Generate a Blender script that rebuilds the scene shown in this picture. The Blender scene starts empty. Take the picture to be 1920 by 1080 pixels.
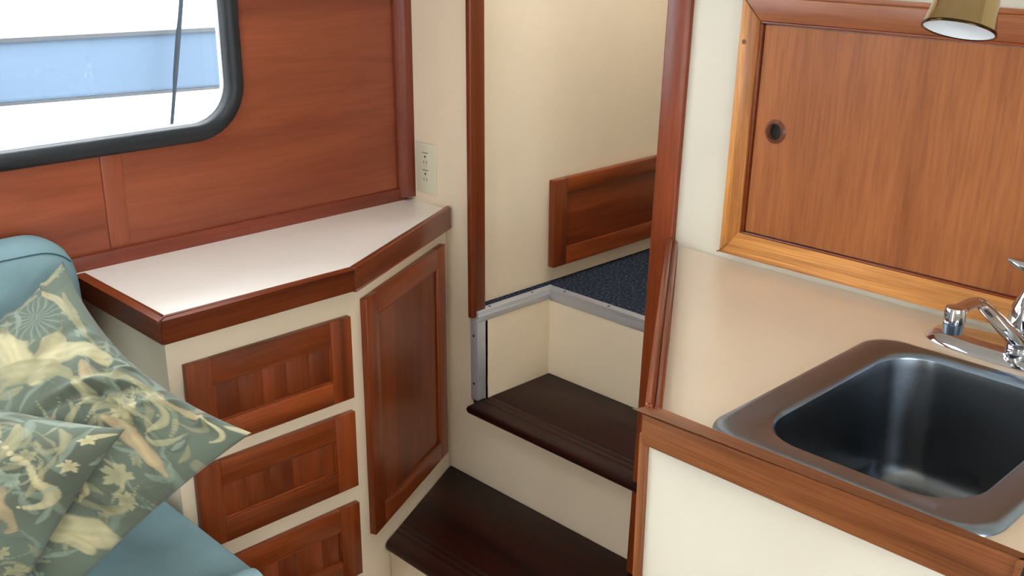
import bpy, bmesh, math, random
import numpy as np
from mathutils import Vector, Matrix
from mathutils.noise import noise as mnoise

# ---------------------------------------------------------------- camera, sky, exposure
S = 0.78            # metres per survey unit
ZF = -1.95          # cabin floor in survey units (camera height = 0)
def W(p): return Vector((p[0]*S, p[1]*S, (p[2]-ZF)*S))

scene = bpy.context.scene
cam_d = bpy.data.cameras.new('camera'); cam = bpy.data.objects.new('camera', cam_d)
scene.collection.objects.link(cam)
r_ = Vector((0.69882875, 0.71526926, 0.00531557)); u_ = Vector((-0.24183581, 0.22927041, 0.94284172)); f_ = Vector((-0.673167, 0.6601704, -0.33319848))
M = Matrix((r_, u_, -f_)).transposed().to_4x4(); M.translation = W((0,0,0))
cam.matrix_world = M
cam_d.sensor_width = 36; cam_d.lens = 36*2016.3/1920; cam_d.clip_start = 0.02
scene.camera = cam
world = bpy.data.worlds.new('sky'); scene.world = world; world.use_nodes = True
bg = world.node_tree.nodes['Background']; bg.inputs[0].default_value = (0.90,0.96,1.0,1); bg.inputs[1].default_value = 13.0
scene.view_settings.view_transform = 'Standard'; scene.view_settings.look = 'None'
scene.view_settings.exposure = 0.0; scene.view_settings.gamma = 1.0; scene.view_settings.use_curve_mapping = False
scene.display_settings.display_device = 'sRGB'

# ---------------------------------------------------------------- materials
def srgb(r,g,b):
    f=lambda c:(c/255/12.92) if c/255<=.04045 else ((c/255+.055)/1.055)**2.4
    return (f(r),f(g),f(b),1)
def newmat(n):
    m=bpy.data.materials.new(n); m.use_nodes=True; nt=m.node_tree
    return m, nt, nt.nodes['Principled BSDF']
def node(nt,t,**k):
    n=nt.nodes.new(t)
    for a,b in k.items(): setattr(n,a,b)
    return n
def mix(nt,blend,fac,a,b):
    n=node(nt,'ShaderNodeMix',data_type='RGBA',blend_type=blend)
    for i,v in ((0,fac),(6,a),(7,b)):
        if hasattr(v,'is_output'): nt.links.new(v,n.inputs[i])
        else: n.inputs[i].default_value=v
    return n.outputs[2]
def ramp(nt,src,stops):
    n=node(nt,'ShaderNodeValToRGB'); nt.links.new(src,n.inputs[0]); e=n.color_ramp.elements
    while len(e)<len(stops): e.new(.5)
    for el,(p,c) in zip(e,stops): el.position=p; el.color=c if len(c)==4 else (*c,1)
    return n.outputs[0]
def plain(name,col,rough=.45,metal=0,var=.04,scale=3,coat=0,bump=0,bscale=200,spec=.5):
    m,nt,b=newmat(name); b.inputs['Roughness'].default_value=rough; b.inputs['Metallic'].default_value=metal
    b.inputs['Specular IOR Level'].default_value=spec
    tc=node(nt,'ShaderNodeTexCoord'); no=node(nt,'ShaderNodeTexNoise'); no.inputs['Scale'].default_value=scale; no.inputs['Detail'].default_value=4
    nt.links.new(tc.outputs['Object'],no.inputs['Vector'])
    c2=tuple(min(1,c*(1-var*2)) for c in col[:3])+(1,); c1=tuple(min(1,c*(1+var*.6)) for c in col[:3])+(1,)
    nt.links.new(ramp(nt,no.outputs[0],[(.3,c2),(.7,c1)]),b.inputs['Base Color'])
    if coat: b.inputs['Coat Weight'].default_value=coat; b.inputs['Coat Roughness'].default_value=.15 if coat<.9 else .30
    if bump:
        n2=node(nt,'ShaderNodeTexNoise'); n2.inputs['Scale'].default_value=bscale; nt.links.new(tc.outputs['Object'],n2.inputs['Vector'])
        bp=node(nt,'ShaderNodeBump'); bp.inputs['Strength'].default_value=bump; bp.inputs['Distance'].default_value=.001
        nt.links.new(n2.outputs[0],bp.inputs['Height']); nt.links.new(bp.outputs[0],b.inputs['Normal'])
    return m
WC={}
def wood(name,lo,hi,axis,rough=.35,coat=.25,spec=.3,cross=26,contrast=1.0,rot=0,figure=.5,pore=.35):
    """varnished wood, grain along axis ('x','y','z'); rot turns the coordinates about z first"""
    key=(name,axis,round(rot,3))
    if key in WC: return WC[key]
    m,nt,b=newmat('%s_%s'%(name,axis)); tc=node(nt,'ShaderNodeTexCoord')
    oi=node(nt,'ShaderNodeObjectInfo')
    off=node(nt,'ShaderNodeVectorMath',operation='SCALE'); off.inputs[0].default_value=(7,11,5); nt.links.new(oi.outputs['Random'],off.inputs['Scale'])
    add=node(nt,'ShaderNodeVectorMath',operation='ADD'); 
    rm=node(nt,'ShaderNodeMapping'); rm.inputs['Rotation'].default_value=(0,0,rot); nt.links.new(tc.outputs['Object'],rm.inputs[0])
    nt.links.new(rm.outputs[0],add.inputs[0]); nt.links.new(off.outputs[0],add.inputs[1])
    def mp(along,cr):
        s=[cr]*3; s['xyz'.index(axis)]=along
        n=node(nt,'ShaderNodeMapping'); n.inputs['Scale'].default_value=s; nt.links.new(add.outputs[0],n.inputs[0]); return n.outputs[0]
    n1=node(nt,'ShaderNodeTexNoise'); n1.inputs['Scale'].default_value=1; n1.inputs['Detail'].default_value=5; n1.inputs['Distortion'].default_value=.6
    nt.links.new(mp(1.3,cross),n1.inputs['Vector'])
    n2=node(nt,'ShaderNodeTexNoise'); n2.inputs['Scale'].default_value=1; n2.inputs['Detail'].default_value=3; nt.links.new(mp(9,cross*14),n2.inputs['Vector'])
    n3=node(nt,'ShaderNodeTexNoise'); n3.inputs['Scale'].default_value=1; n3.inputs['Detail'].default_value=2; nt.links.new(mp(.7,4),n3.inputs['Vector'])
    c=ramp(nt,n1.outputs[0],[(.5-.22/contrast,lo),(.5+.22/contrast,hi)])
    c=mix(nt,'MULTIPLY',pore,c,ramp(nt,n2.outputs[0],[(.35,(.45,.38,.33)),(.6,(1,1,1))]))
    c=mix(nt,'MULTIPLY',figure,c,ramp(nt,n3.outputs[0],[(.3,(.68,.62,.58)),(.7,(1.0,1.0,1.0))]))
    hs=node(nt,'ShaderNodeHueSaturation'); nt.links.new(c,hs.inputs['Color'])
    mr=node(nt,'ShaderNodeMapRange'); mr.inputs[3].default_value=.9; mr.inputs[4].default_value=1.1; nt.links.new(oi.outputs['Random'],mr.inputs[0]); nt.links.new(mr.outputs[0],hs.inputs['Value'])
    nt.links.new(hs.outputs[0],b.inputs['Base Color'])
    b.inputs['Roughness'].default_value=rough; b.inputs['Coat Weight'].default_value=coat*.6; b.inputs['Coat Roughness'].default_value=.2; b.inputs['Specular IOR Level'].default_value=spec
    bp=node(nt,'ShaderNodeBump'); bp.inputs['Strength'].default_value=.12; bp.inputs['Distance'].default_value=.001
    nt.links.new(n2.outputs[0],bp.inputs['Height']); nt.links.new(bp.outputs[0],b.inputs['Normal'])
    WC[key]=m; return m

cream = plain('cream_wall_laminate', srgb(228,210,183), .42)
lit_cream = plain('brightened_cream_laminate', srgb(240,222,194), .42)  # wall cream made lighter in colour to stand in for light in the recess
ivory = plain('ivory_galley_laminate', srgb(213,205,186), .38)
offwhite = plain('off_white_counter_laminate', srgb(244,238,228), .34, coat=1, var=.02, spec=.6)
beige = plain('beige_counter_laminate', srgb(222,202,176), .32, coat=.35, var=.03)
rubber = plain('black_rubber', srgb(17,24,30), .5)
aluminium = plain('brushed_aluminium', srgb(196,198,202), .45, metal=.55, bump=.1)
screw_m = plain('dark_screw', srgb(50,45,42), .5, metal=.6)
plate_m = plain('ivory_plastic', srgb(208,203,178), .35)
slot_m = plain('slot_shadow_brown', srgb(70,62,50), .7)
steel = plain('brushed_stainless_steel', srgb(142,158,174), .29, metal=1, var=.02)
steel_in = plain('satin_stainless_basin', srgb(134,140,146), .27, metal=1, var=.04)
chrome = plain('polished_chrome', srgb(205,208,214), .05, metal=1, var=.0)
brass = plain('antique_brass', srgb(188,164,122), .07, metal=1, var=.08, scale=14)
lampwhite = plain('white_enamel', srgb(232,236,240), .5)
blue = plain('blue_upholstery', srgb(128,158,164), .85, var=.07, scale=9, bump=.5, bscale=1400, spec=.2)
blue2 = plain('lit_blue_upholstery', srgb(150,182,190), .8, var=.03, bump=.4, bscale=1400, spec=.2)  # paler copy of the upholstery: window light on the front roll painted in
seam_m = plain('seam_thread_dark_blue', srgb(60,90,102), .9)
bore_shade = plain('painted_bore_shade', srgb(22,12,8), .7)  # near-black colour supplies the shade inside the finger pull
black_m = plain('black_enamel', srgb(24,22,22), .25)
white_hull = plain('white_gelcoat', srgb(240,242,244), .3, var=.01)
blue_hull = plain('blue_gelcoat_band', srgb(72,88,104), .7, spec=.2, var=.05, scale=1.2)
rail_m = plain('grey_rub_rail', srgb(40,44,48), .6)
rope_m = plain('grey_rope', srgb(34,40,46), .9, spec=.1)
ceil_m = plain('white_headliner', srgb(232,226,214), .8)
water_m = plain('grey_green_water', srgb(60,72,74), .1)

hull_wood = lambda a: wood('red_hull_mahogany', srgb(112,50,32), srgb(176,96,64), a, .36, .3, cross=11, contrast=.7, figure=.5, pore=.2)
hull_trim = lambda a: wood('dark_mahogany_trim', srgb(92,36,24), srgb(134,64,44), a, .36, .3, cross=16, figure=.4, pore=.25)
teak = lambda a,rot=0: wood('red_brown_teak', srgb(100,40,12), srgb(160,76,32), a, .33, .35, cross=24, rot=rot, figure=.45)
teakp = lambda a,rot=0: wood('red_brown_teak_panel', srgb(108,44,16), srgb(156,74,32), a, .33, .35, cross=12, rot=rot, figure=.9)
tedge = lambda a,rot=0: wood('deep_teak_edge', srgb(82,30,10), srgb(138,64,28), a, .3, .4, cross=24, rot=rot, figure=.45)
oak = lambda a: wood('honey_teak', srgb(150,86,38), srgb(234,166,92), a, .36, .3, cross=34, contrast=1.3, figure=.3, pore=.5)
gedge = lambda a: wood('galley_edge_teak', srgb(118,68,38), srgb(168,106,64), a, .34, .7, cross=26, figure=.5, pore=.5)
gdoor = lambda a: wood('galley_door_veneer', srgb(138,76,34), srgb(176,108,58), a, .45, .12, cross=13, contrast=.8, figure=.45, pore=.35)
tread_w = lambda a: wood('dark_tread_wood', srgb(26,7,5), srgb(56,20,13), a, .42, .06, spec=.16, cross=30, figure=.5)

def fabric():
    m,nt,b=newmat('floral_cotton'); at=node(nt,'ShaderNodeVertexColor'); at.layer_name='print'
    tc=node(nt,'ShaderNodeTexCoord'); no=node(nt,'ShaderNodeTexNoise'); no.inputs['Scale'].default_value=900; nt.links.new(tc.outputs['Object'],no.inputs['Vector'])
    nt.links.new(mix(nt,'MULTIPLY',.35,at.outputs[0],ramp(nt,no.outputs[0],[(.3,(.75,.75,.75)),(.7,(1,1,1))])),b.inputs['Base Color'])
    b.inputs['Roughness'].default_value=.9; b.inputs['Specular IOR Level'].default_value=.15
    b.inputs['Sheen Weight'].default_value=.15
    bp=node(nt,'ShaderNodeBump'); bp.inputs['Strength'].default_value=.3; bp.inputs['Distance'].default_value=.001
    nt.links.new(no.outputs[0],bp.inputs['Height']); nt.links.new(bp.outputs[0],b.inputs['Normal'])
    return m
def carpet_mat():
    m,nt,b=newmat('navy_carpet'); tc=node(nt,'ShaderNodeTexCoord')
    no=node(nt,'ShaderNodeTexNoise'); no.inputs['Scale'].default_value=160; no.inputs['Detail'].default_value=6; nt.links.new(tc.outputs['Object'],no.inputs['Vector'])
    nt.links.new(ramp(nt,no.outputs[0],[(.34,srgb(28,33,44)),(.54,srgb(46,53,66)),(.72,srgb(100,105,114))]),b.inputs['Base Color'])
    b.inputs['Roughness'].default_value=.95; b.inputs['Specular IOR Level'].default_value=.1
    bp=node(nt,'ShaderNodeBump'); bp.inputs['Strength'].default_value=1; bp.inputs['Distance'].default_value=.004
    nt.links.new(no.outputs[0],bp.inputs['Height']); nt.links.new(bp.outputs[0],b.inputs['Normal']); return m
def glass_mat():
    m,nt,b=newmat('window_glass'); nt.nodes.remove(b); out=nt.nodes['Material Output']
    t=node(nt,'ShaderNodeBsdfTransparent'); t.inputs[0].default_value=(.97,.98,.99,1); g=node(nt,'ShaderNodeBsdfGlossy'); g.inputs['Roughness'].default_value=.02
    fr=node(nt,'ShaderNodeFresnel'); fr.inputs[0].default_value=1.3; mx=node(nt,'ShaderNodeMixShader')
    nt.links.new(fr.outputs[0],mx.inputs[0]); nt.links.new(t.outputs[0],mx.inputs[1]); nt.links.new(g.outputs[0],mx.inputs[2]); nt.links.new(mx.outputs[0],out.inputs[0]); return m
floral=fabric(); carpet_m=carpet_mat(); glass_m=glass_mat()

# ---------------------------------------------------------------- builders
COL=scene.collection
def link(name,bm,mat,parent=None,smooth=False,label=None):
    me=bpy.data.meshes.new(name); bmesh.ops.recalc_face_normals(bm,faces=bm.faces[:]); bm.to_mesh(me); bm.free()
    if smooth:
        for p in me.polygons: p.use_smooth=True
        try: me.set_sharp_from_angle(angle=math.radians(40))
        except Exception: pass
    for m in (mat if isinstance(mat,(list,tuple)) else [mat]): me.materials.append(m)
    o=bpy.data.objects.new(name,me); COL.objects.link(o)
    if parent is not None:
        o.parent=parent; o.location=-parent_world(parent)
    if label: o['label']=label
    return o
def parent_world(p):
    v=Vector(p.location)
    while p.parent: p=p.parent; v+=Vector(p.location)
    return v
def tag(o,label=None,cat=None,group=None,kind=None):
    if label: o['label']=label
    if cat: o['category']=cat
    if group: o['group']=group
    if kind: o['kind']=kind
    return o
def thing(name,base,label,cat,group=None):
    o=bpy.data.objects.new(name,None); COL.objects.link(o); o.location=W(base); o.empty_display_size=.05
    return tag(o,label,cat,group)
class F:
    """local frame: origin o, axes u,v,n (survey units)"""
    def __init__(s,o,u,v,n): s.o=Vector(o); s.u=Vector(u).normalized(); s.v=Vector(v).normalized(); s.n=Vector(n).normalized()
    def p(s,a,b,c): return W(s.o+s.u*a+s.v*b+s.n*c)
    def box_bm(s,u0,u1,v0,v1,n0,n1,bev=.002,bm=None,seg=2):
        new=bmesh.new(); vs=[new.verts.new(s.p(a,b,c)) for c in (n0,n1) for b in (v0,v1) for a in (u0,u1)]
        for f in ((0,1,3,2),(4,6,7,5),(0,4,5,1),(2,3,7,6),(0,2,6,4),(1,5,7,3)): new.faces.new([vs[i] for i in f])
        bmesh.ops.recalc_face_normals(new,faces=new.faces[:])
        if bev: bmesh.ops.bevel(new,geom=new.edges[:],offset=bev*S,segments=seg,affect='EDGES',profile=.5)
        if bm is None: return new
        t=bpy.data.meshes.new('t'); new.to_mesh(t); new.free(); bm.from_mesh(t); bpy.data.meshes.remove(t); return bm
    def box(s,name,u0,u1,v0,v1,n0,n1,mat,parent=None,bev=.002,label=None,seg=2):
        return link(name,s.box_bm(u0,u1,v0,v1,n0,n1,bev,None,seg),mat,parent,smooth=bool(bev),label=label)
    def plate(s,name,outer,holes,n0,n1,mat,parent=None,label=None,bev=0):
        """flat plate with holes, outlines in (u,v)"""
        bm=bmesh.new()
        for n in (n0,n1):
            es=[]
            for loop in [outer]+list(holes):
                vs=[bm.verts.new(s.p(a,b,n)) for a,b in loop]
                es+=[bm.edges.new((vs[i],vs[(i+1)%len(vs)])) for i in range(len(vs))]
            bmesh.ops.triangle_fill(bm,use_beauty=True,use_dissolve=False,edges=es)
        for loop in [outer]+list(holes):
            a=[bm.verts.new(s.p(x,y,n0)) for x,y in loop]; b=[bm.verts.new(s.p(x,y,n1)) for x,y in loop]
            for i in range(len(a)):
                j=(i+1)%len(a); bm.faces.new((a[i],a[j],b[j],b[i]))
        bmesh.ops.remove_doubles(bm,verts=bm.verts[:],dist=1e-6)
        if bev:
            ed=[e for e in bm.edges if len(e.link_faces)==2 and e.calc_face_angle(0)>1.0]
            bmesh.ops.bevel(bm,geom=ed,offset=bev*S,segments=2,affect='EDGES',profile=.5)
        return link(name,bm,mat,parent,label=label,smooth=bool(bev))
    def lathe(s,name,prof,mat,parent=None,seg=40,label=None,closed=False,caps=(1,1),c=(0,0,0),sx=1,sy=1):
        """profile [(radius, along)] turned about the frame axis n through c"""
        bm=bmesh.new(); rings=[]
        for r,h in prof:
            rings.append([bm.verts.new(s.p(c[0]+sx*r*math.cos(2*math.pi*k/seg),c[1]+sy*r*math.sin(2*math.pi*k/seg),c[2]+h)) for k in range(seg)])
        for a,b in zip(rings,rings[1:]+([rings[0]] if closed else [])):
            for k in range(seg):
                j=(k+1)%seg; bm.faces.new((a[k],a[j],b[j],b[k]))
        if not closed:
            if caps[0] and prof[0][0]>1e-4: bm.faces.new(rings[0][::-1])
            if caps[1] and prof[-1][0]>1e-4: bm.faces.new(rings[-1])
        bmesh.ops.remove_doubles(bm,verts=bm.verts[:],dist=1e-7)
        return link(name,bm,mat,parent,smooth=True,label=label)
I=F((0,0,0),(1,0,0),(0,1,0),(0,0,1))          # plan frame: u=x v=y n=z
BK=F((0,2,0),(1,0,0),(0,0,1),(0,-1,0))        # bulkhead: u=x v=z n towards the camera
HL=F((-2.49,0,0),(0,1,0),(0,0,1),(1,0,0))     # hull side: u=y v=z n into the cabin
def rrect(x0,x1,y0,y1,r,n=8):
    out=[]
    for cx,cy,a0 in ((x1-r,y1-r,0),(x0+r,y1-r,90),(x0+r,y0+r,180),(x1-r,y0+r,270)):
        for k in range(n+1):
            a=math.radians(a0+90*k/n); out.append((cx+r*math.cos(a),cy+r*math.sin(a)))
    return out
def loft(name,loops,mat,parent=None,close_ends=(1,1),label=None,cyclic=False):
    bm=bmesh.new(); R=[[bm.verts.new(W(p)) for p in L] for L in loops]
    n=len(R[0])
    for a,b in zip(R,R[1:]+([R[0]] if cyclic else [])):
        for k in range(n):
            j=(k+1)%n; bm.faces.new((a[k],a[j],b[j],b[k]))
    if close_ends[0] and not cyclic: bm.faces.new(R[0][::-1])
    if close_ends[1] and not cyclic: bm.faces.new(R[-1])
    return link(name,bm,mat,parent,smooth=True,label=label)
def tube(name,pts,rad,mat,parent=None,seg=14,label=None,flat=1.0):
    """round bar along survey points; rad a number or a list"""
    P=[Vector(p) for p in pts]; rr=rad if isinstance(rad,(list,tuple)) else [rad]*len(P); loops=[]
    up=Vector((0,0,1))
    for i,p in enumerate(P):
        t=(P[min(i+1,len(P)-1)]-P[max(i-1,0)]).normalized()
        a=t.cross(up)
        if a.length<.05: a=t.cross(Vector((0,1,0)))
        a.normalize(); b=a.cross(t)
        loops.append([p+a*rr[i]*math.cos(2*math.pi*k/seg)+b*rr[i]*flat*math.sin(2*math.pi*k/seg) for k in range(seg)])
    return loft(name,loops,mat,parent,label=label)
def bez(p0,p1,p2,p3,n=14):
    out=[]
    for i in range(n+1):
        t=i/n; out.append(tuple((1-t)**3*a+3*t*(1-t)**2*b+3*t*t*(1-t)*c+t**3*d for a,b,c,d in zip(p0,p1,p2,p3)))
    return out

# ================================================================ SETTING
XS=-2.183; XH=-2.232       # recess side wall, hall side wall
ZC=-.832; ZT1=-1.679; ZT2=-1.408; ZCP=-1.137; ZG=-.755; ZTOP=.45
def st(o,label=None): o['kind']='structure'; 
st_=lambda o:(tag(o,kind='structure'),o)[1]
st_(I.plate('floor',[(-2.6,-1.7),(1.7,-1.7),(1.7,2.3),(-2.6,2.3)],[],-1.99,-1.95,plain('dark_sole',srgb(92,52,32),.4)))
hatch=[(-2.05,2.35),(-1.55,2.35),(-1.55,2.8),(-2.05,2.8)]
st_(I.plate('ceiling',[(-2.6,-1.7),(1.7,-1.7),(1.7,3.5),(-2.6,3.5)],[hatch[::-1],[(-2.2,.45),(-2.2,1.0),(-1.7,1.0),(-1.7,.45)]],ZTOP,ZTOP+.04,ceil_m))  # cabin opening is unseen, added to bring sky light onto the counter
# hull side with the window opening, boarded in mahogany
win_in=rrect(.10,1.419,-.523,.22,.10,10)
hole=rrect(.085,1.436,-.540,.237,.11,10)
wl=st_(HL.plate('wall_left',[(-1.7,-2.0),(2.02,-2.0),(2.02,ZTOP),(-1.7,ZTOP)],[hole,rrect(-1.3,-.35,-.540,.237,.11,10)],-.04,0,hull_wood('y')))  # aft opening is out of view, added for more daylight
HL.box('board',.40,1.0575,-.86,-.545,0,.004,hull_wood('y'),wl,bev=.0015)
HL.box('batten',1.0605,1.112,-.797,-.548,0,.0035,hull_wood('z'),wl,bev=.0015)
t=st_(HL.box('trim_1',.93,1.985,-.834,-.795,0,.014,hull_trim('y'),bev=.003))
# quarter round in the corner of hull and bulkhead
q=[(-2.49+.004,2.0)]+[(-2.486+.030*math.cos(math.radians(a)),2.0-.045*math.sin(math.radians(a))) for a in range(0,91,15)]
st_(I.plate('trim_2',q,[],-.822,ZTOP,hull_trim('z')))
# window
win=thing('window_1',(-2.49,.76,-.53),None,None); win['kind']='structure'
def ringloft(name,prof,mat,parent):
    loops=[]
    for off,n in prof:
        loops.append([Vector((-2.49+n,y,z)) for y,z in rrect(.10-off,1.419+off,-.523-off,.22+off,.10+off,10)])
    return loft(name,loops,mat,parent,cyclic=True)
ringloft('gasket',[(0,-.03),(0,.008),(.006,.017),(.016,.021),(.028,.019),(.038,.012),(.042,.002),(.042,-.002),(.02,-.03)],rubber,win)
ringloft('frame',[(-.004,-.034),(-.004,-.024),(.004,-.020),(.004,-.034)],lampwhite,win)
HL.plate('pane',rrect(.099,1.42,-.524,.221,.10,10),[],-.030,-.027,glass_m,win)
# bulkhead: left part and riser with the stair recess and the doorway cut out
BX=-1.478
wb=st_(BK.plate('wall_back',[(-2.53,-1.99),(-1.45,-1.99),(-1.45,ZT2-.02),(XS,ZT2-.02),(XS,ZCP),(-2.198,ZCP),(-2.198,ZTOP),(-2.53,ZTOP)],[],-.04,0,cream))
# galley part of the bulkhead, leaning very slightly
GW=F((0,2,-.755),(1,0,0),(0,.036,1),(0,-1,.036))
wg=st_(GW.plate('wall_galley',[(-1.535,-1.24),(1.7,-1.24),(1.7,1.2),(-1.535,1.2)],[],-.05,0,ivory))
# step recess and hall
st_(I.box('wall_recess_left',XS-.02,XS,2.0,2.33,ZT2-.03,ZCP-.004,lit_cream,bev=0))
st_(I.box('wall_recess_back',XS,-1.40,2.306,2.326,ZT2-.03,ZCP-.004,lit_cream,bev=0))
st_(I.box('wall_hall_left',XH-.03,XH,2.041,3.5,ZCP-.02,ZTOP,cream,bev=0))
st_(I.box('wall_hall_right',-1.42,-1.39,2.06,3.5,ZT2-.03,ZTOP,cream,bev=0))
st_(I.box('wall_hall_end',XH,-1.42,3.47,3.5,ZCP,ZTOP,cream,bev=0))
# carpet on the upper landing
bmc=I.plate('carpet',[(XH,2.041),(XS-.002,2.041),(XS-.002,2.328),(-1.42,2.328),(-1.42,3.47),(XH,3.47)],[],ZCP-.018,ZCP+.012,carpet_m,bev=.004)
tag(bmc,'navy blue flecked carpet on the raised landing behind the aluminium edging','carpet')
# doorway posts
st_(I.box('trim_3',-2.208,-2.188,1.982,2.038,-1.141,ZTOP,tedge('z'),bev=.005,seg=3))
st_(GW.box('trim_4',-1.549,-1.484,-1.235,1.2,-.01,.014,teakp('z'),bev=.004,seg=3))
# right side and its window, for daylight
RW=F((1.6,0,0),(0,1,0),(0,0,1),(-1,0,0))
st_(RW.plate('wall_right',[(-1.7,-2.0),(2.05,-2.0),(2.05,ZTOP),(-1.7,ZTOP)],[rrect(-1.1,.9,-.45,.28,.1,6)],-.04,0,ivory))
AW=F((0,-1.7,0),(1,0,0),(0,0,1),(0,1,0))
st_(AW.plate('wall_aft',[(-2.53,-1.99),(-.5,-1.99),(-.5,.25),(-.1,.25),(-.1,-1.99),(1.64,-1.99),(1.64,ZTOP),(-2.53,ZTOP)],[],-.04,0,ivory))
# aluminium edging of the landing
def screws(par,spots,nrm):
    for s in spots:
        fr=F(s,(1,0,0),(0,0,1),nrm) if abs(nrm[1])>.5 else F(s,(1,0,0),(0,1,0),nrm)
        fr.lathe('screw',[(.0042,-.002),(.0042,.0006),(.002,.0012),(0,.0012)],screw_m,par,seg=12)
ed=thing('edging',(XS,2.306,ZCP),'grey aluminium angle edging screwed along the top of the step recess','edging')
AL=aluminium
a1=I.plate('side_edging',[(XS-.024,2.0),(XS+.003,2.0),(XS+.003,2.304),(XS-.024,2.332)],[],ZCP+.001,ZCP+.0155,AL,ed,bev=.001)
I.box('side_lip',XS,XS+.003,2.0,2.306,ZCP-.018,ZCP+.002,AL,ed,bev=.0006)
I.plate('back_edging',[(XS+.003,2.304),(-1.425,2.304),(-1.425,2.332),(XS-.024,2.332)],[],ZCP+.001,ZCP+.0155,AL,ed,bev=.001)
I.box('back_lip',XS+.003,-1.425,2.303,2.306,ZCP-.022,ZCP+.002,AL,ed,bev=.0006)
screws(ed,[(XS-.012,2.06,ZCP+.0155),(XS-.012,2.24,ZCP+.0155),(-2.13,2.318,ZCP+.0155),(-1.95,2.318,ZCP+.0155),(-1.75,2.318,ZCP+.0155)],(0,0,1))
ev=thing('edging',(XS,2.0,ZT2),'upright aluminium angle edging below the left door post, down to the upper step','edging')
I.box('front_flange',XS-.028,XS+.003,1.996,2.0,ZT2,ZCP-.006,AL,ev,bev=.0008)
I.box('side_flange',XS-.001,XS+.0018,1.998,2.030,ZT2,ZCP-.019,AL,ev,bev=.0006)
screws(ev,[(XS-.014,1.996,-1.20),(XS-.014,1.996,-1.355)],(0,-1,0))

# ================================================================ STEPS
def tread(name,y0,y1,ztop,th,xl,xr,label):
    """board extruded across the passage, bullnosed in front, three fine grooves behind the nose"""
    pr=[]
    r=th/2
    for a in range(-90,91,18): pr.append((y0+r-r*math.cos(math.radians(a)),ztop-r+r*math.sin(math.radians(a))))
    g=y0+.055
    for k in range(3):
        for dy,dz in ((0,0),(.0010,-.0007),(.0018,-.0007),(.0028,0)): pr.append((g+dy,ztop+dz))
        g+=.022
    pr+= [(y1-.002,ztop),(y1,ztop-.002),(y1,ztop-th)]
    L=[]
    for i,side in enumerate((xl,xr)): L.append([Vector((side(y),y,z)) for y,z in pr])
    e=.006
    loops=[[Vector((p.x+ (L[1][i].x-L[0][i].x)*0+e*0,p.y if 1 else 0,p.z)) for i,p in enumerate(L[0])],L[1]]
    # soft left end: an inset first ring
    c=Vector((0,(y0+y1)/2,ztop-r))
    ring0=[Vector((p.x-0.004,c.y+(p.y-c.y)*.985,c.z+(p.z-c.z)*.72)) for p in L[0]]
    L0=[Vector((p.x+.003,p.y,p.z)) for p in L[0]]
    o=loft(name,[ring0,L0,L[1]],tread_w('x'),label=None)
    return tag(o,label,'step')
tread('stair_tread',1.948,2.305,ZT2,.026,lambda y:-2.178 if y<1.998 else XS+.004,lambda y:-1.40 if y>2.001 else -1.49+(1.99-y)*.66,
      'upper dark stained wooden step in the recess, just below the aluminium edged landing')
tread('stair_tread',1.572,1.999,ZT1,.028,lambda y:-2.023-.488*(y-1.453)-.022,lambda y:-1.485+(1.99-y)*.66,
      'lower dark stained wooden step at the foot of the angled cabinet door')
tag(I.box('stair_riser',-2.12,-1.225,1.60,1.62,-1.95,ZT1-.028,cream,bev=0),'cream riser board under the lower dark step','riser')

# ================================================================ LEFT CABINET
A=Vector((-2.023,1.453,0)); B=Vector((-2.290,1.998,0)); d=(B-A).normalized(); no=Vector((d.y,-d.x,0))
DF=F(A,d,(0,0,1),no)                       # angled face frame
SF=F((-2.023,0,0),(0,1,0),(0,0,1),(1,0,0)) # drawer face frame
cab=thing('corner_cabinet',(-2.25,1.45,-1.95),'cream corner cabinet with three teak drawers and one angled teak door under the left counter','cabinet')
def inter(o1,o2):   # plan point at offset o1 behind the drawer line and o2 behind the angled line
    x=-2.023-o1; p=A-no*o2; t=(x-p.x)/d.x; return (x,(p+d*t).y)
bi=inter(.032,.025); e2=A-no*.025; te=(1.998-e2.y)/d.y; be=(e2+d*te)
I.plate('body',[(-2.486,.967),(-2.055,.967),bi,(be.x,1.998),(-2.486,1.998)],[],-1.95,-.858,cream,cab,bev=.0015)
angd=math.atan2(d.y,d.x)
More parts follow.
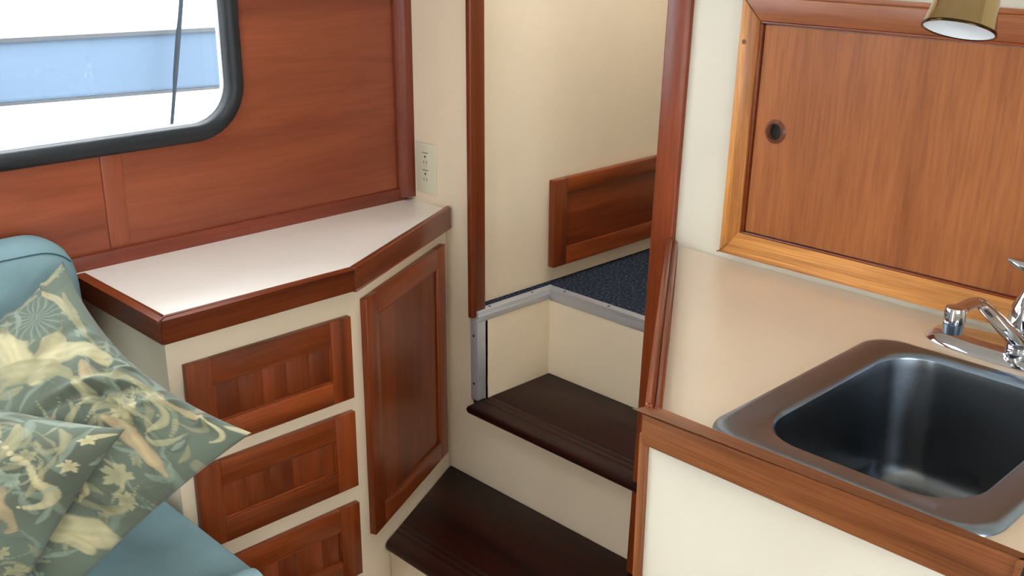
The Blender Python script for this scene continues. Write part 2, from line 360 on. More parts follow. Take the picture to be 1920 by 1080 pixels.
def panel_front(fr,name,u0,u1,v0,v1,n0,n1,su,sv,par,axis,rot,vert,planks):
    """framed teak front: two stiles, two rails, recessed panel with lip"""
    root=bpy.data.objects.new(name,None); COL.objects.link(root); root.parent=par; root.location=Vector((0,0,0))
    root.location=fr.p((u0+u1)/2,(v0+v1)/2,n0)-parent_world(par)
    su0,su1=(su if isinstance(su,tuple) else (su,su))
    st=teak('z'); rl=teak(axis,rot)
    fr.box('stile',u0,u0+su0,v0,v1,n0,n1,st,root,bev=.0014); fr.box('stile',u1-su1,u1,v0,v1,n0,n1,st,root,bev=.0014)
    fr.box('rail',u0+su0,u1-su1,v1-sv,v1,n0,n1,rl,root,bev=.0012); fr.box('rail',u0+su0,u1-su1,v0,v0+sv,n0,n1,rl,root,bev=.0012)
    a,b,c,e=u0+su0,u1-su1,v0+sv,v1-sv
    if planks>1:
        wd=[1+.25*math.sin(3.1*k+u0*9+v0*13) for k in range(planks)]; tot=sum(wd); x=a
        for k in range(planks):
            x2=x+(b-a)*wd[k]/tot; fr.box('panel_board',x,x2,c,e,n0+.001,n1-.0055-.0004*(k%2),teakp('z'),root,bev=.0002); x=x2
    else: fr.box('panel',a,b,c,e,n0+.001,n1-.008,teakp('z' if vert else axis,rot),root,bev=0)
    for q in ((a,b,e-.005,e),(a,b,c,c+.005)): fr.box('lip',*q,n1-.008,n1-.002,rl,root,bev=.0015)
    for q in ((a,a+.005,c+.005,e-.005),(b-.005,b,c+.005,e-.005)): fr.box('lip',*q,n1-.008,n1-.002,st,root,bev=.0015)
    return root
for k,(zt,zb) in enumerate(((-.948,-1.167),(-1.205,-1.418),(-1.468,-1.684))):
    dr=panel_front(SF,'drawer',1.000,1.444,zb,zt,-.031,-.014,.062,.060,cab,'y',0,False,5)
    dr['label']=['top framed teak drawer front','middle framed teak drawer front','bottom framed teak drawer front'][k]
dd=panel_front(DF,'door',.062,.566,-1.603,-.924,-.024,-.005,(.062,.055),.058,cab,'x',-angd,True,1)
dd['label']='tall angled teak door with recessed panel'
ct=thing('countertop',(-2.25,1.45,-.858),'off white angled countertop with teak edging above the three drawers','countertop')
I.plate('top',[(-2.486,.955),(-2.030,.955),(-2.030,1.451),(-2.295,1.997),(-2.486,1.997)],[],-.858,ZC,offwhite,ct)
w_=.019
pin=lambda off:inter(off,off)
def strip(name,poly,z0,z1,mat,par,bev=.004): return I.plate(name,poly,[],z0,z1,mat,par,bev=bev)
ZE=-.824; ZB=-.881
strip('edge_strip',[(-2.44,.948),(-2.023,.948),(-2.023-w_,.948+w_),(-2.44,.948+w_)],ZB,ZE,tedge('x'),ct)
p0=pin(0); p1=pin(w_)
strip('edge_strip',[(-2.023,.948),p0,p1,(-2.023-w_,.948+w_)],ZB,ZE,tedge('y'),ct)
E0=A-no*0; E1=A-no*w_
def at_y(p,y): t=(y-p.y)/d.y; q=p+d*t; return (q.x,q.y)
strip('edge_strip',[p0,at_y(E0,1.990),at_y(E0-no*.006,1.998),at_y(E1,1.998),p1],ZB,ZE+.003,tedge('x',-angd),ct)

# socket plate on the bulkhead
so=thing('power_socket',(-2.40,2,-.799),'ivory double power socket plate on the cream bulkhead above the left counter','socket')
SO=BK
SO.box('plate',-2.446,-2.356,-.800,-.652,0,.006,plate_m,so,bev=.0025)
for zc_ in (-.700,-.752):
    fc=SO.plate('outlet_face',rrect(-2.415,-2.385,zc_-.021,zc_+.021,.008,5),[],.0055,.0075,plate_m,so,bev=.0006)
    bm=SO.box_bm(-2.412,-2.388,zc_+.0195,zc_+.0212,.006,.0080,0)
    SO.box_bm(-2.4075,-2.4055,zc_-.012,zc_-.003,.006,.0079,0,bm); SO.box_bm(-2.3945,-2.3925,zc_-.012,zc_-.002,.006,.0079,0,bm)
    link('slots',bm,slot_m,so)
    SO.lathe('ground_hole',[(.0036,.006),(.0036,.0079),(0,.0079)],slot_m,so,seg=14,c=(-2.400,zc_+.0095,0))
SO.lathe('screw',[(.003,.005),(.003,.0068),(0,.0072)],plate_m,so,seg=14,c=(-2.400,-.726,0))

# ================================================================ HALL LOCKER FRONT
HF=F((XH,0,0),(0,1,0),(0,0,1),(1,0,0))
lk=thing('locker_door',(XH,2.6,-1.06),'small framed teak locker door on the hall wall above the blue carpet','door')
u0,u1,v0,v1=2.346,3.06,-1.071,-.789
HF.box('stile',u0,u0+.058,v0,v1,0,.026,teak('z'),lk,bev=.004); HF.box('stile',u1-.055,u1,v0,v1,0,.026,teak('z'),lk,bev=.004)
HF.box('rail',u0+.058,u1-.055,v1-.045,v1,0,.026,teak('y'),lk,bev=.004); HF.box('rail',u0+.058,u1-.055,v0,v0+.055,0,.026,teak('y'),lk,bev=.004)
HF.box('panel',u0+.055,u1-.052,v0+.05,v1-.042,0,.012,teakp('y'),lk,bev=.001)

# ================================================================ GALLEY WALL LOCKER
wlk=thing('wall_locker',(-.87,2,-.74),'large honey teak framed locker door with a round finger pull above the galley counter','cabinet')
gx0,gx1,gz0,gz1=-1.346,-.38,.018,.582; fw=.049
fw2=fw
def gp(name,poly,mat): return GW.plate(name,poly,[],0,.020,mat,wlk,bev=.004)
gp('stile',[(gx0,gz0),(gx0+fw,gz0+fw),(gx0+fw,gz1-fw),(gx0,gz1)],oak('z'))
gp('stile',[(gx1,gz0),(gx1,gz1),(gx1-fw,gz1-fw),(gx1-fw,gz0+fw)],oak('z'))
gp('rail',[(gx0,gz1),(gx0+fw,gz1-fw),(gx1-fw,gz1-fw),(gx1,gz1)],wood('warm_teak',srgb(140,76,42),srgb(190,118,72),'x',.36,.3,cross=26,figure=.5))
gp('rail',[(gx0,gz0),(gx1,gz0),(gx1-fw,gz0+fw),(gx0+fw,gz0+fw)],oak('x'))
GW.box('top_strip',gx0+.05,gx1,gz1,gz1+.009,0,.014,wood('warm_teak',srgb(140,76,42),srgb(190,118,72),'x'),wlk,bev=.001,label='thin dark teak strip above the frame')
for q,ax in (((gx0+fw,gx1-fw,gz0+fw,gz0+fw+.007),'x'),((gx0+fw,gx1-fw,gz1-fw-.006,gz1-fw),'x'),((gx0+fw,gx0+fw+.007,gz0+fw+.007,gz1-fw-.006),'z'),((gx1-fw-.007,gx1-fw,gz0+fw+.007,gz1-fw-.006),'z')):
    GW.box('inner_bead',*q,0,.0155,teak(ax),wlk,bev=.002)
px_,pz_=-1.238,-.4495+.755
circ=[(px_+.021*math.cos(2*math.pi*k/28),pz_+.021*math.sin(2*math.pi*k/28)) for k in range(28)]
gd=GW.plate('door',[(gx0+fw+.009,gz0+fw+.009),(gx1-fw-.009,gz0+fw+.009),(gx1-fw-.009,gz1-fw-.008),(gx0+fw+.009,gz1-fw-.008)],[circ],.002,.009,gdoor('z'),wlk)
GW.lathe('finger_pull',[(.0170,.0005),(.0172,.014),(.0182,.0160),(.0196,.0160),(.0210,.012),(.0255,.0100),(.0262,.0090),(.0205,.0090),(.0205,.002)],wood('pull_wood',srgb(96,54,40),srgb(138,88,68),'z',.25),gd,seg=36,c=(px_,pz_,0),closed=True)
GW.lathe('pull_bore',[(.0172,.0004),(.0172,.0015),(0,.0015)],bore_shade,gd,seg=24,c=(px_,pz_,0))
GW.lathe('wood_plug',[(.0052,.018),(.0052,.0208),(0,.0212)],wood('plug',srgb(110,60,34),srgb(130,76,44),'x'),wlk,seg=14,c=(-1.331,.487,0))

# ================================================================ GALLEY CABINET, COUNTER
gc=thing('galley_cabinet',(-.9,1.6,-1.95),'ivory galley base cabinet with a teak corner post under the sink counter','cabinet')
I.box('front_panel',-.946,-.375,1.236,1.252,-1.95,-.792,ivory,gc,bev=.001)
g0=Vector((-.957,1.244,0)); g1=Vector((-1.435,1.945,0)); gdv=(g1-g0).normalized(); gn=Vector((gdv.y,-gdv.x,0))
GS=F(g0,gdv,(0,0,1),-gn)
GS.box('side_panel',.012,(g1-g0).length,-1.95,-.792,-.016,0,ivory,gc,bev=.001)
I.box('corner_post',-.9625,-.9445,1.2305,1.250,-1.95,-.792,gedge('z'),gc,bev=.003)
I.box('end_panel',-.393,-.377,1.252,1.945,-1.95,-.792,ivory,gc,bev=.001)
gt=thing('countertop',(-.9,1.6,-.79),'beige galley countertop with raised teak edging around the steel sink','countertop')
sinkhole=rrect(-.848,-.428,1.256,1.788,.055,8)
cA=(-1.468,1.994); cB=(-.925,1.238)
I.plate('top',[cA,cB,(-.375,1.238),(-.375,1.994)],[sinkhole],-.790,ZG,beige,gt)
strip('edge_strip',[(-.950,1.216),(-.366,1.216),(-.366,1.237),(-.940,1.237)],-.803,-.742,gedge('x'),gt,bev=.007)
L0=Vector((*cB,0)); L1=Vector((-1.462,1.982,0)); gl=(L1-L0).normalized(); on=Vector((-gl.y,gl.x,0))   # on: outward
GL=F(L0,gl,(0,0,1),on)
GLlen=(L1-L0).length
bm=GL.box_bm(.004,GLlen,-.803,-.738,0,.0135,.0045,None,3)
o=link('edge_strip',bm,teak('x',-math.atan2(gl.y,gl.x)),gt,smooth=True)
GL.box('edge_cap',.004,GLlen,-.803,-.7335,.0125,.027,teak('x',-math.atan2(gl.y,gl.x)),gt,bev=.005,seg=3)

# sink
sk=thing('sink',(-.64,1.53,-1.0),'stainless steel drop-in sink with a rounded square basin in the galley counter','sink')
def rl(x0,x1,y0,y1,r,z): return [Vector((x,y,z)) for x,y in rrect(x0,x1,y0,y1,r,12)]
loft('rim',[rl(-.842,-.434,1.262,1.782,.05,-.770),rl(-.860,-.414,1.242,1.799,.060,ZG+.0005),rl(-.859,-.415,1.243,1.798,.060,ZG+.004),rl(-.853,-.421,1.249,1.792,.057,ZG+.0085),rl(-.845,-.429,1.257,1.786,.052,ZG+.009),
  rl(-.806,-.465,1.292,1.777,.088,ZG+.0075),rl(-.801,-.470,1.297,1.772,.086,ZG+.0045),rl(-.797,-.474,1.301,1.768,.084,ZG-.002),rl(-.797,-.474,1.301,1.768,.084,-.770)],steel,sk,cyclic=True)
bs=[rl(-.797,-.474,1.301,1.768,.084,ZG-.002),rl(-.794,-.477,1.304,1.765,.082,ZG-.02),rl(-.786,-.485,1.312,1.757,.078,ZG-.20),rl(-.780,-.491,1.318,1.751,.074,ZG-.222),rl(-.765,-.506,1.333,1.736,.066,ZG-.236),rl(-.74,-.53,1.36,1.71,.05,ZG-.241),rl(-.66,-.61,1.51,1.56,.024,ZG-.245)]
loft('basin',bs,steel_in,sk,close_ends=(0,1))
I.lathe('drain',[(.030,.0),(.028,.004),(.020,.003),(.018,-.002),(0,-.002)],chrome,sk,seg=32,c=(-.635,1.535,ZG-.2435))

# faucet
FX,FY=-.630,1.888
fa=thing('faucet',(FX,FY,ZG),'chrome single lever kitchen faucet with low spout behind the sink','faucet')
def oval(hx,hy,z,n=64,pw=.80): return [Vector((FX+hx*math.copysign(abs(math.cos(2*math.pi*k/n))**pw,math.cos(2*math.pi*k/n)),FY+hy*math.copysign(abs(math.sin(2*math.pi*k/n))**pw,math.sin(2*math.pi*k/n)),z)) for k in range(n)]
loft('base_plate',[oval(.170,.0555,ZG+.0003),oval(.172,.0575,ZG+.003),oval(.169,.055,ZG+.008),oval(.158,.042,ZG+.019),oval(.152,.038,ZG+.0205),oval(.09,.02,ZG+.0215)],chrome,fa)
FB=F((FX,FY,ZG),(1,0,0),(0,1,0),(0,0,1))
FB.lathe('spout_collar',[(.026,.018),(.027,.021),(.027,.040),(.0255,.043),(.0255,.050),(.012,.052)],chrome,fa,seg=48)
FB.lathe('body',[(.028,.050),(.0305,.053),(.0305,.058),(.0285,.060),(.0300,.064),(.0300,.080),(.027,.098),(.019,.116),(.0125,.130),(.0105,.145),(.0105,.158),(0,.160)],chrome,fa,seg=48)
end=Vector((-.667,1.668,-.627)); knee=Vector((-.662,1.745,-.617))
b0=Vector((FX-.004,FY-.012,ZG+.037)); dirv=(knee-b0)
sp=[tuple(b0+dirv*q) for q in (0,.2,.4,.6,.8)]+bez(tuple(b0+dirv*.9),tuple(knee+Vector((-.001,-.006,.004))),tuple(knee+Vector((-.002,-.028,.002))),(end.x+.002,end.y+.018,end.z+.011),8)+[(end.x,end.y-.002,end.z+.010)]
nsp=len(sp)
tube('spout',sp,[.020,.019,.0175,.016,.0145]+[.0135,.0130,.0125,.012,.012,.012,.012,.012,.0125]+[.012]*(nsp-14),chrome,fa,seg=24,flat=.72)
FE=F(end,(1,0,0),(0,1,0),(0,0,1))
FE.lathe('spout_head',[(.0158,-.010),(.0175,-.008),(.0175,.012),(.0155,.017),(.009,.019),(0,.019)],chrome,fa,seg=32)
FE.lathe('aerator',[(.0,-.026),(.0125,-.028),(.0152,-.027),(.0168,-.012),(.0168,-.010)],steel,fa,seg=32)
tube('lever',[(FX,FY,ZG+.150),(FX-.001,FY-.002,ZG+.160),(FX-.003,FY-.004,ZG+.170)],[.0105,.012,.015],chrome,fa,seg=24)
tube('lever_tip',[(FX+.034,FY+.020,ZG+.172),(FX+.012,FY+.006,ZG+.172),(FX-.006,FY-.006,ZG+.173),(FX-.024,FY-.019,ZG+.178),(FX-.038,FY-.028,ZG+.185)],[.008,.018,.020,.015,.005],chrome,fa,seg=24,flat=.62)

# brass reading lamp
LC=Vector((-.784,1.80,-.187))
tocam=Vector((-LC.x,-LC.y,0)).normalized()
ax=(Vector((0,0,-1))*math.cos(math.radians(19))+tocam*math.sin(math.radians(19))).normalized()
ax=Matrix.Rotation(math.radians(-8),3,tocam)@ax
lu=ax.cross(Vector((0,0,1))).normalized(); lv=lu.cross(ax)
LF=F(LC,lu,lv,-ax)
LF.p=lambda a_,b_,c_: W(LC+(lu*a_+lv*b_-ax*c_)*.955)      # n points up into the shade
lp=thing('reading_lamp',(-.79,1.99,.02),'tilted brass reading lamp with white inside above the galley locker','lamp')
LF.lathe('shade',[(.0615,0),(.0625,.002),(.0600,.012),(.0555,.034),(.0530,.060),(.0530,.110),(.049,.128),(.038,.142),(.018,.150),(0,.151)],brass,lp,seg=56,caps=(0,0))
LF.lathe('liner',[(.0600,.0006),(.0580,.004),(.0540,.020),(.0505,.050),(.050,.105),(.03,.125),(0,.126)],lampwhite,lp,seg=48,caps=(0,0))
LF.lathe('rim',[(.0598,-.001),(.0628,-.001),(.0632,.001),(.0628,.0035),(.0598,.0025)],plain('dark_brass_edge',srgb(70,56,34),.2,metal=1),lp,seg=56,closed=True)
bulbmat=lampwhite
LF.lathe('bulb',[(.012,.115),(.014,.09),(.028,.06),(.030,.045),(.022,.028),(0,.020)],plain('frosted_bulb',srgb(235,238,240),.3),lp,seg=32)
top=LC-ax*.15
tube('arm',[tuple(top-ax*-.01),tuple(top-ax*.03),(top.x,1.93,top.z+.06),(top.x,2.02,top.z+.06)],.009,brass,lp)
F((top.x,2.03,top.z+.06),(1,0,0),(0,0,1),(0,-1,0)).lathe('wall_mount',[(.036,-.005),(.036,.010),(.028,.016),(.012,.019),(0,.019)],brass,lp,seg=36)

# stove next to the galley counter
sv=thing('stove',(-.1,1.6,-1.95),'black stove top at the right end of the galley counter','stove')
I.box('body',-.362,.25,1.235,1.96,-1.95,-.775,black_m,sv,bev=.004)
I.box('top',-.362,.25,1.230,1.96,-.775,-.768,black_m,sv,bev=.002)
for bx,by in ((-.2,1.42),(-.2,1.75),(.1,1.42),(.1,1.75)): I.lathe('burner',[(.06,0),(.06,.006),(.05,.009),(0,.009)],rail_m,sv,seg=24,c=(bx,by,-.768))
tube('rail',[(-.35,1.222,-.79),(.24,1.222,-.79)],.006,chrome,sv)

# ================================================================ SETTEE
se=thing('settee',(-2.1,.3,-1.95),'blue upholstered settee base and cushions left of the drawers','sofa')
I.box('base',-2.48,-1.70,-.9,.955,-1.95,-1.40,teak('y'),se,bev=.004)
def cushion(name,x0,x1,y0,y1,z0,z1,r,mat,par,seg=5,shear=0):
    fr=I; bm=I.box_bm(x0,x1,y0,y1,z0,z1,r,None,seg)
    if shear:
        zc=(z0-ZF)*S
        for v in bm.verts: v.co.x-= shear*(v.co.z-zc)
    return link(name,bm,mat,par,smooth=True)
cushion('seat_cushion',-2.30,-1.668,-.9,.935,-1.40,-1.262,.012,blue,se)
# rolled front edge of the seat
tube('seat_front_roll',[(-1.650,-.9,-1.285),(-1.650,.90,-1.285),(-1.650,.918,-1.285),(-1.650,.926,-1.285)],[.050,.050,.046,.032],blue2,se,seg=26)
# back cushion: section in x,z lofted along y with a rounded end
def bsec(y,k):
    P=[(-2.470,-1.26),(-2.476,-.80),(-2.474,-.735),(-2.462,-.712),(-2.43,-.700),(-2.39,-.699),(-2.362,-.708),(-2.345,-.725),(-2.334,-.76),(-2.305,-1.00),(-2.285,-1.24),(-2.30,-1.262)]
    out=[]; cx,cz=-2.40,-.98
    for x,z in P:
        zt=z-(1-k)*.085*max(0,(z+1.1)/.4)
        out.append(Vector((cx+(x-cx)*(.55+.45*k),y,zt)))
    return out
loops=[bsec(-.9,1),bsec(.82,1)]
for a in range(10,91,10):
    t=math.radians(a); loops.append(bsec(.825+.098*math.sin(t),math.cos(t)))
loft('back_cushion',loops,blue,se)
tube('seam',[tuple(bsec(y,1)[7]+Vector((.0006,0,.0006))) for y in (-.88,0,.5,.815)]+[tuple(bsec(.825+.098*math.sin(math.radians(a)),math.cos(math.radians(a)))[7]+Vector((.0008,.0006,.0008))) for a in range(10,60,8)],.0016,seam_m,se,seg=8)

# ================================================================ PILLOWS
def nz(p): return mnoise(Vector(p))
def pillow(name,C,motifs,label,th=.085,pinch=(.10,.03,.06,.08),N=300,seed=0,wr=.020):
    """C: corners top, right, bottom, left; u runs left->right seam, v bottom->top"""
    T,R,Bm,L=[np.array(c,float) for c in C]
    nrm=np.cross(R-L+T-Bm if False else R-T,Bm-R); nrm/=np.linalg.norm(nrm)
    if nrm@(-T)<0: nrm=-nrm          # front faces the cabin
    lin=np.linspace(-1,1,N+1); U,V=np.meshgrid(lin,lin,indexing='ij')
    # corner weights: (-1,1)=T (1,1)=R (1,-1)=B (-1,-1)=L ; edges pulled in between the corners
    pt,prr,pb,pl=pinch
    Up=U*(1-(np.where(U>0,prr,pl))*(1-V**2)*np.abs(U)**3); Vp=V*(1-(np.where(V>0,pt,pb))*(1-U**2)*np.abs(V)**3)
    w=lambda a,b:((1+a*Up)*(1+b*Vp)/4)[...,None]
    P=w(-1,1)*T+w(1,1)*R+w(1,-1)*Bm+w(-1,-1)*L
    prof=np.clip((1-U**2)*(1-V**2),0,1)
    t=th*prof**.55
    # gathers running in from the edges
    rnd=random.Random(seed); W1=np.zeros_like(U)
    for _ in range(34):
        side=rnd.randrange(4); c=rnd.uniform(-.95,.95); wd=rnd.uniform(.02,.06); ln=rnd.uniform(.15,.5); sl=rnd.uniform(-.5,.5); am=rnd.uniform(-.6,1)
        dist=[1-V,1-U,1+V,1+U][side]; al=[U,V,U,V][side]
        W1+=am*np.exp(-((al-c-sl*dist)/wd)**2)*np.exp(-(dist/ln)**2)*np.minimum(1,dist/.06)
    for _ in range(10):
        cx,cy=rnd.uniform(-.7,.7),rnd.uniform(-.7,.7); an=rnd.uniform(0,math.pi); ll=rnd.uniform(.2,.5); wd=rnd.uniform(.03,.09)
        a=(U-cx)*math.cos(an)+(V-cy)*math.sin(an); b=-(U-cx)*math.sin(an)+(V-cy)*math.cos(an)+.4*a*a
        W1+=rnd.uniform(-1,1)*np.exp(-(a/ll)**2-(b/wd)**2)
    tf=t+wr*W1*np.minimum(1,prof*8)
    Pf=P+nrm*tf[...,None]; M2=40
    # ---- cotton print, painted in the pillow's own coordinates
    base=np.array([[.118,.138,.102]]); K=U.size
    uu=U.ravel(); vv=V.ravel()
    nx=np.array([mnoise(Vector((a*1.6+seed,b*1.6,0))) for a,b in zip(np.linspace(-1,1,61).repeat(61),np.tile(np.linspace(-1,1,61),61))]).reshape(61,61)
    ny=np.array([mnoise(Vector((a*7+seed,b*7,3))) for a,b in zip(np.linspace(-1,1,61).repeat(61),np.tile(np.linspace(-1,1,61),61))]).reshape(61,61)
    ii=np.clip((uu+1)*30,0,59.999); jj=np.clip((vv+1)*30,0,59.999)
    def samp(A):
        i=ii.astype(int); j=jj.astype(int); a=ii-i; b=jj-j
        return A[i,j]*(1-a)*(1-b)+A[i+1,j]*a*(1-b)+A[i,j+1]*(1-a)*b+A[i+1,j+1]*a*b
    n1=samp(nx); n2=samp(ny); n3=samp(np.roll(ny,11,0))
    col=np.tile(base,(K,1))*(1+.30*n1[:,None]); col+= np.clip(n1,0,1)[:,None]*np.array([.01,.03,.03])
    cols=[(.54,.48,.28),(.48,.37,.21),(.10,.13,.10),(.26,.32,.25),(.36,.34,.20)]
    wu=uu+.03*n2; wv=vv+.03*np.roll(n2,7)
    rr=random.Random(seed+5); mot=[]
    for _ in range(150):      # faint filler sprigs
        x,y=rr.uniform(-1,1),rr.uniform(-1,1); a=rr.uniform(0,6.28); l=rr.uniform(.14,.5); k=rr.uniform(-.18,.18)
        mot.append(('s',[(x,y),(x+l/2*math.cos(a)-k*math.sin(a),y+l/2*math.sin(a)+k*math.cos(a)),(x+l*math.cos(a),y+l*math.sin(a))],rr.uniform(.014,.045),rr.choice([2,3,4,4,3,2,4])))
    for _ in range(20): mot.append(('fl',[(rr.uniform(-1,1),rr.uniform(-1,1))],rr.uniform(.05,.09),rr.choice([3,4,4])))
    nf=len(mot)
    for q,(k,pts,r,c) in enumerate(mot+motifs):
        cc=np.array(cols[c])*rr.uniform(.85,1.12); al=.62 if q<nf else .85
        if k in('s','e'):
            m=24
            if len(pts)==2: cp=[((1-t_)*pts[0][0]+t_*pts[1][0],(1-t_)*pts[0][1]+t_*pts[1][1]) for t_ in np.linspace(0,1,m)]
            else:
                a,b,c3=[np.array(z_) for z_ in (pts[0],pts[len(pts)//2],pts[-1])]; ctrl=2*b-.5*(a+c3)
                cp=[tuple((1-t_)**2*a+2*t_*(1-t_)*ctrl+t_*t_*c3) for t_ in np.linspace(0,1,m)]
            best=np.full(K,9.); 
            for s_,(x,y) in enumerate(cp):
                t_=s_/(m-1); wd=r*(1.0 if k=='e' else (.25+.75*math.sin(math.pi*min(1,t_*.9+.08))))
                best=np.minimum(best,np.hypot(wu-x,wv-y)/wd)
            mask=np.clip((1.0-best+.25*n3)/.22,0,1)*al*(.86+.2*n2)
            ang=math.atan2(pts[-1][1]-pts[0][1],pts[-1][0]-pts[0][0]); pc=-(wu)*math.sin(ang)+(wv)*math.cos(ang)
            streak=.96+.06*np.sin(pc*95+q)+.07*n3
            shade=(1.06-.25*np.clip(best,0,1)**2)[:,None]*streak[:,None]
            col=col*(1-mask[:,None])+cc*shade*mask[:,None]
        else:
            x,y=pts[0]; dx,dy=wu-x,wv-y; rad=np.hypot(dx,dy)/r; th_=np.arctan2(dy,dx)+x*9
            if k=='fan':
                mask=np.clip((1-rad)/.06,0,1)*.9; ray=np.clip(np.cos(th_*9)**8*1.2,0,1)*np.clip(1-rad*.6,0,1)
                cc2=cc[None]*(1-ray[:,None])+np.array([.24,.29,.23])*ray[:,None]
                col=col*(1-mask[:,None])+cc2*mask[:,None]
            else:
                pet=.55+.45*np.abs(np.cos(th_*2.5))+.10*np.cos(th_*11); mask=np.clip((pet-rad)/.14,0,1)*al
                sh=(.78+.3*np.clip(rad,0,1))[:,None]
                col=col*(1-mask[:,None])+cc*sh*mask[:,None]
    col=np.clip(col,0.01,.9)
    n=N+1; verts=[tuple(W(p)) for p in Pf.reshape(-1,3)]
    idx=lambda i,j:i*n+j
    faces=[(idx(i,j),idx(i+1,j),idx(i+1,j+1),idx(i,j+1)) for i in range(N) for j in range(N)]
    # back side, coarse, sharing the rim
    st_=N//30; bi_={}; 
    for a in range(0,N+1,st_):
        for b in range(0,N+1,st_):
            if a in(0,N) or b in(0,N): bi_[a,b]=idx(a,b)
            else:
                bi_[a,b]=len(verts); verts.append(tuple(W(P[a,b]-nrm*t[a,b]*.25)))
    for a in range(0,N,st_):
        for b in range(0,N,st_):
            f=[]
            # walk rim edges through every rim vertex so the shell is closed
            def edge(p,q):
                (a0,b0),(a1,b1)=p,q
                if (a0==a1 and a0 in(0,N)) or (b0==b1 and b0 in(0,N)):
                    m=max(abs(a1-a0),abs(b1-b0)); return [idx(a0+(a1-a0)*s//m,b0+(b1-b0)*s//m) for s in range(m)]
                return [bi_[p]]
            c4=[(a,b),(a,b+st_),(a+st_,b+st_),(a+st_,b)]
            for s in range(4): f+=edge(c4[s],c4[(s+1)%4])
            faces.append(tuple(f))
    me=bpy.data.meshes.new(name); me.from_pydata(verts,[],faces); me.update()
    ca=me.color_attributes.new('print','FLOAT_COLOR','POINT')
    full=np.ones((len(verts),4)); full[:K,:3]=col; full[K:,:3]=(.2,.23,.2)
    ca.data.foreach_set('color',full.ravel())
    for p in me.polygons: p.use_smooth=True
    me.materials.append(floral)
    o=bpy.data.objects.new(name,me); COL.objects.link(o)
    return tag(o,label,'pillow')
C1 = [(-2.274, 0.86, -0.731), (-1.651, 0.93, -0.941), (-1.775, 0.577, -1.21), (-2.12, 0.414, -0.952)]
C2 = [(-2.249, 0.5, -0.878), (-1.724, 0.72, -0.886), (-1.774, 0.493, -1.19), (-1.85, 0.191, -0.976)]
M1 = [('e', [(-0.654, 0.143), (-0.384, 0.158)], 0.1584, 0), ('e', [(-0.34, 0.199), (-0.567, 0.254)], 0.1252, 0), ('e', [(-0.335, 0.528), (-0.27, 0.354)], 0.0823, 0), ('e', [(-0.174, 0.205), (-0.216, 0.522), (-0.014, 0.71)], 0.092, 0), ('e', [(-0.35, 0.04), (-0.163, 0.305)], 0.1092, 4), ('fan', [(-0.618, 0.527)], 0.238, 2), ('s', [(-0.794, 0.727), (-0.653, 0.782), (-0.477, 0.802)], 0.0528, 0), ('s', [(-0.96, 0.643), (-0.918, 0.794), (-0.979, 0.963)], 0.0488, 4), ('s', [(-0.7, 0.882), (-0.403, 0.812), (-0.209, 0.761)], 0.0565, 4), ('s', [(0.015, 0.737), (0.127, 0.9), (0.135, 0.731)], 0.0287, 3), ('s', [(0.08, 0.621), (0.158, 0.87)], 0.0165, 3), ('e', [(-0.021, 0.527), (0.079, 0.502)], 0.0454, 1), ('s', [(-0.161, 0.248), (-0.09, 0.373), (0.059, 0.394)], 0.0584, 4), ('e', [(0.074, 0.408), (0.196, 0.373)], 0.054, 4), ('s', [(0.102, 0.464), (0.239, 0.741), (0.536, 0.783)], 0.0539, 4), ('s', [(0.223, 0.755), (0.601, 0.696), (0.645, 0.466)], 0.0369, 4), ('s', [(0.445, 0.815), (0.698, 0.846), (0.723, 0.929)], 0.0369, 1), ('s', [(0.769, 0.913), (0.893, 0.851), (0.915, 0.74)], 0.0246, 0), ('e', [(0.901, 0.949), (0.989, 0.989)], 0.0369, 0), ('s', [(0.464, 0.446), (0.441, 0.604)], 0.0333, 0), ('s', [(0.43, 0.533), (0.52, 0.529)], 0.0374, 4), ('fl', [(0.419, 0.451)], 0.0708, 0), ('s', [(0.661, 0.451), (0.751, 0.475), (0.799, 0.672)], 0.0251, 4), ('s', [(0.41, 0.334), (0.636, 0.366), (0.923, 0.303)], 0.0711, 1), ('e', [(0.65, 0.38), (0.821, 0.328)], 0.0503, 1), ('s', [(0.826, 0.486), (0.833, 0.614)], 0.0209, 3), ('s', [(0.446, -0.061), (0.634, -0.13), (0.703, -0.253)], 0.0298, 0), ('s', [(0.62, 0.106), (0.79, 0.082), (0.849, -0.112)], 0.0254, 4), ('fl', [(0.745, 0.07)], 0.1019, 4), ('fl', [(0.896, -0.035)], 0.0683, 4), ('e', [(0.704, -0.538), (0.897, -0.383)], 0.1131, 0), ('e', [(0.829, -0.545), (0.936, -0.506)], 0.061, 0), ('s', [(0.563, -0.515), (0.697, -0.417)], 0.0304, 4), ('s', [(0.842, -0.245), (0.913, -0.145), (0.895, 0.121)], 0.0258, 4), ('s', [(0.261, -0.051), (0.402, -0.103)], 0.0212, 3), ('s', [(0.735, -0.799), (0.909, -0.565)], 0.022, 3), ('s', [(-0.928, 0.443), (-0.719, 0.405), (-0.568, 0.311)], 0.0246, 3), ('s', [(-0.866, 0.269), (-0.718, 0.347)], 0.0207, 3), ('s', [(0.41, 0.029), (0.39, 0.132)], 0.0297, 1)]
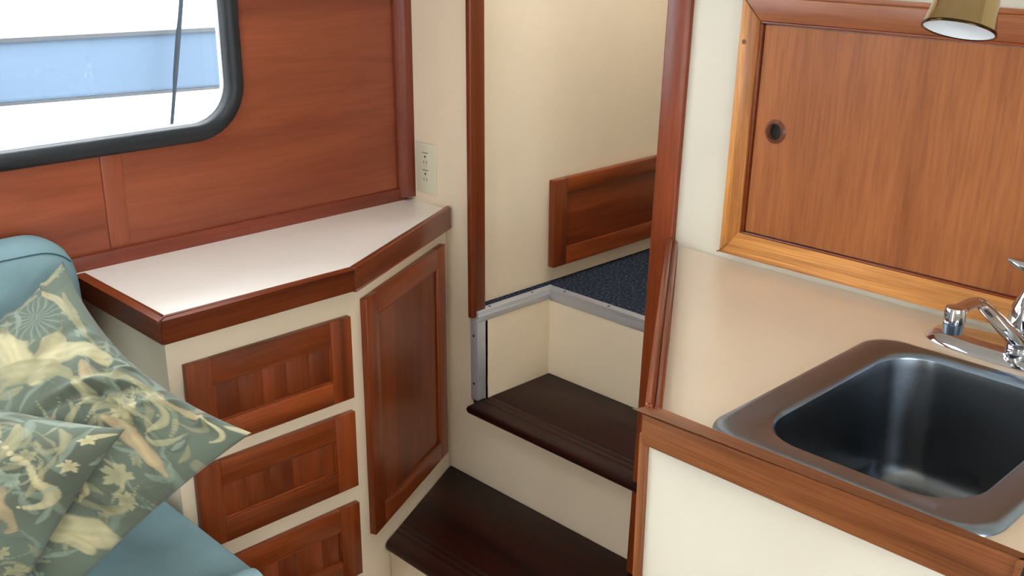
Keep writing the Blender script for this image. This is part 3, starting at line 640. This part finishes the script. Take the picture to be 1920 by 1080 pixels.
M2 = [('s', [(-0.166, 0.732), (0.117, 0.819), (0.343, 0.653)], 0.0437, 4), ('s', [(0.031, 0.529), (0.247, 0.565), (0.315, 0.615)], 0.0388, 4), ('s', [(0.368, 0.837), (0.456, 0.57), (0.374, 0.225)], 0.0638, 4), ('s', [(0.369, 0.602), (0.739, 0.479), (0.888, 0.232), (0.775, 0.036)], 0.0489, 0), ('s', [(0.122, 0.353), (0.52, 0.123), (0.83, -0.191)], 0.0824, 1), ('e', [(0.254, 0.276), (0.505, 0.061)], 0.0776, 1), ('s', [(0.639, 0.89), (0.746, 0.775), (0.777, 0.619)], 0.0345, 4), ('fl', [(0.891, 0.525)], 0.0738, 0), ('fl', [(0.873, 0.825)], 0.0693, 0), ('s', [(0.984, 0.936), (0.836, 0.85)], 0.0298, 0), ('s', [(1.021, 0.74), (0.986, 0.582)], 0.0198, 3), ('fl', [(0.585, 0.27)], 0.0878, 3), ('s', [(0.953, 0.105), (0.927, -0.076)], 0.0245, 3), ('s', [(0.76, -0.211), (0.684, -0.291)], 0.0291, 0), ('s', [(0.598, -0.487), (0.781, -0.663)], 0.0481, 0), ('fl', [(0.802, -0.429)], 0.0677, 4), ('s', [(0.904, 0.294), (0.847, 0.219)], 0.0196, 3), ('s', [(0.025, 0.908), (0.362, 0.894)], 0.0489, 3), ('s', [(0.39, 0.932), (0.842, 0.981)], 0.0393, 3), ('fl', [(0.037, 0.154)], 0.1206, 4), ('s', [(-0.33, 0.507), (-0.066, 0.355), (0.008, 0.03)], 0.0579, 0)]
pillow('throw_pillow',C1,M1,'floral green and cream throw pillow leaning on the blue cushion beside the drawers',th=.105,seed=1,pinch=(.24,.05,.06,.08))
pillow('throw_pillow',C2,M2,'floral green and cream throw pillow in front, overlapping the other one at the lower left',th=.10,seed=8,pinch=(.10,.06,.05,.05))

# ================================================================ OUTSIDE
nb=thing('neighbouring_boat',(-5.2,2.5,-2.3),'white boat hull with a pale blue band seen through the window','boat')
def zt(y): return -.562-.022*(y-1.75)
def zb2(y): return -.834-.035*(y-1.75)
ys=np.linspace(-6,12,25)
def belly(z): return -5.0-.02*(z+.7)**2-.10*max(0,-1.2-z)
def band(name,f0,f1,off,mat,n=6,th=.4):
    loops=[]
    for y in ys:
        zz=[f0(y)+(f1(y)-f0(y))*k/n for k in range(n+1)]; bend=-.012*(y-2)**2*.4
        loops.append([Vector((belly(z)+off+bend,y,z)) for z in zz]+[Vector((belly(z)-th+bend,y,z)) for z in (zz[-1],zz[0])])
    return loft(name,loops,mat,nb)
band('lower_hull',lambda y:-2.3,zb2,0,white_hull)
band('blue_band',zb2,zt,.0,blue_hull)
band('topside',zt,lambda y:.9,0,white_hull)
band('rub_rail',lambda y:zt(y)-.006,lambda y:zt(y)+.012,.02,rail_m,2,.05)
band('rub_rail',lambda y:zb2(y)-.008,lambda y:zb2(y)+.006,.02,rail_m,2,.05)
tag(tube('mooring_rope',[(-4.9,2.70,.2),(-4.9,2.603,-.30),(-4.9,2.561,-.52),(-4.9,2.548,-.58),(-4.9,2.512,-.77),(-4.9,2.500,-.84),(-4.9,2.43,-1.2)],[.009,.010,.011,.013,.012,.009,.008],rope_m),
    'dark rope hanging down outside the window before the white hull','rope')
st_(I.plate('ground_water',[(-40,-30),(-2.7,-30),(-2.7,40),(-40,40)],[],-2.45,-2.4,water_m))
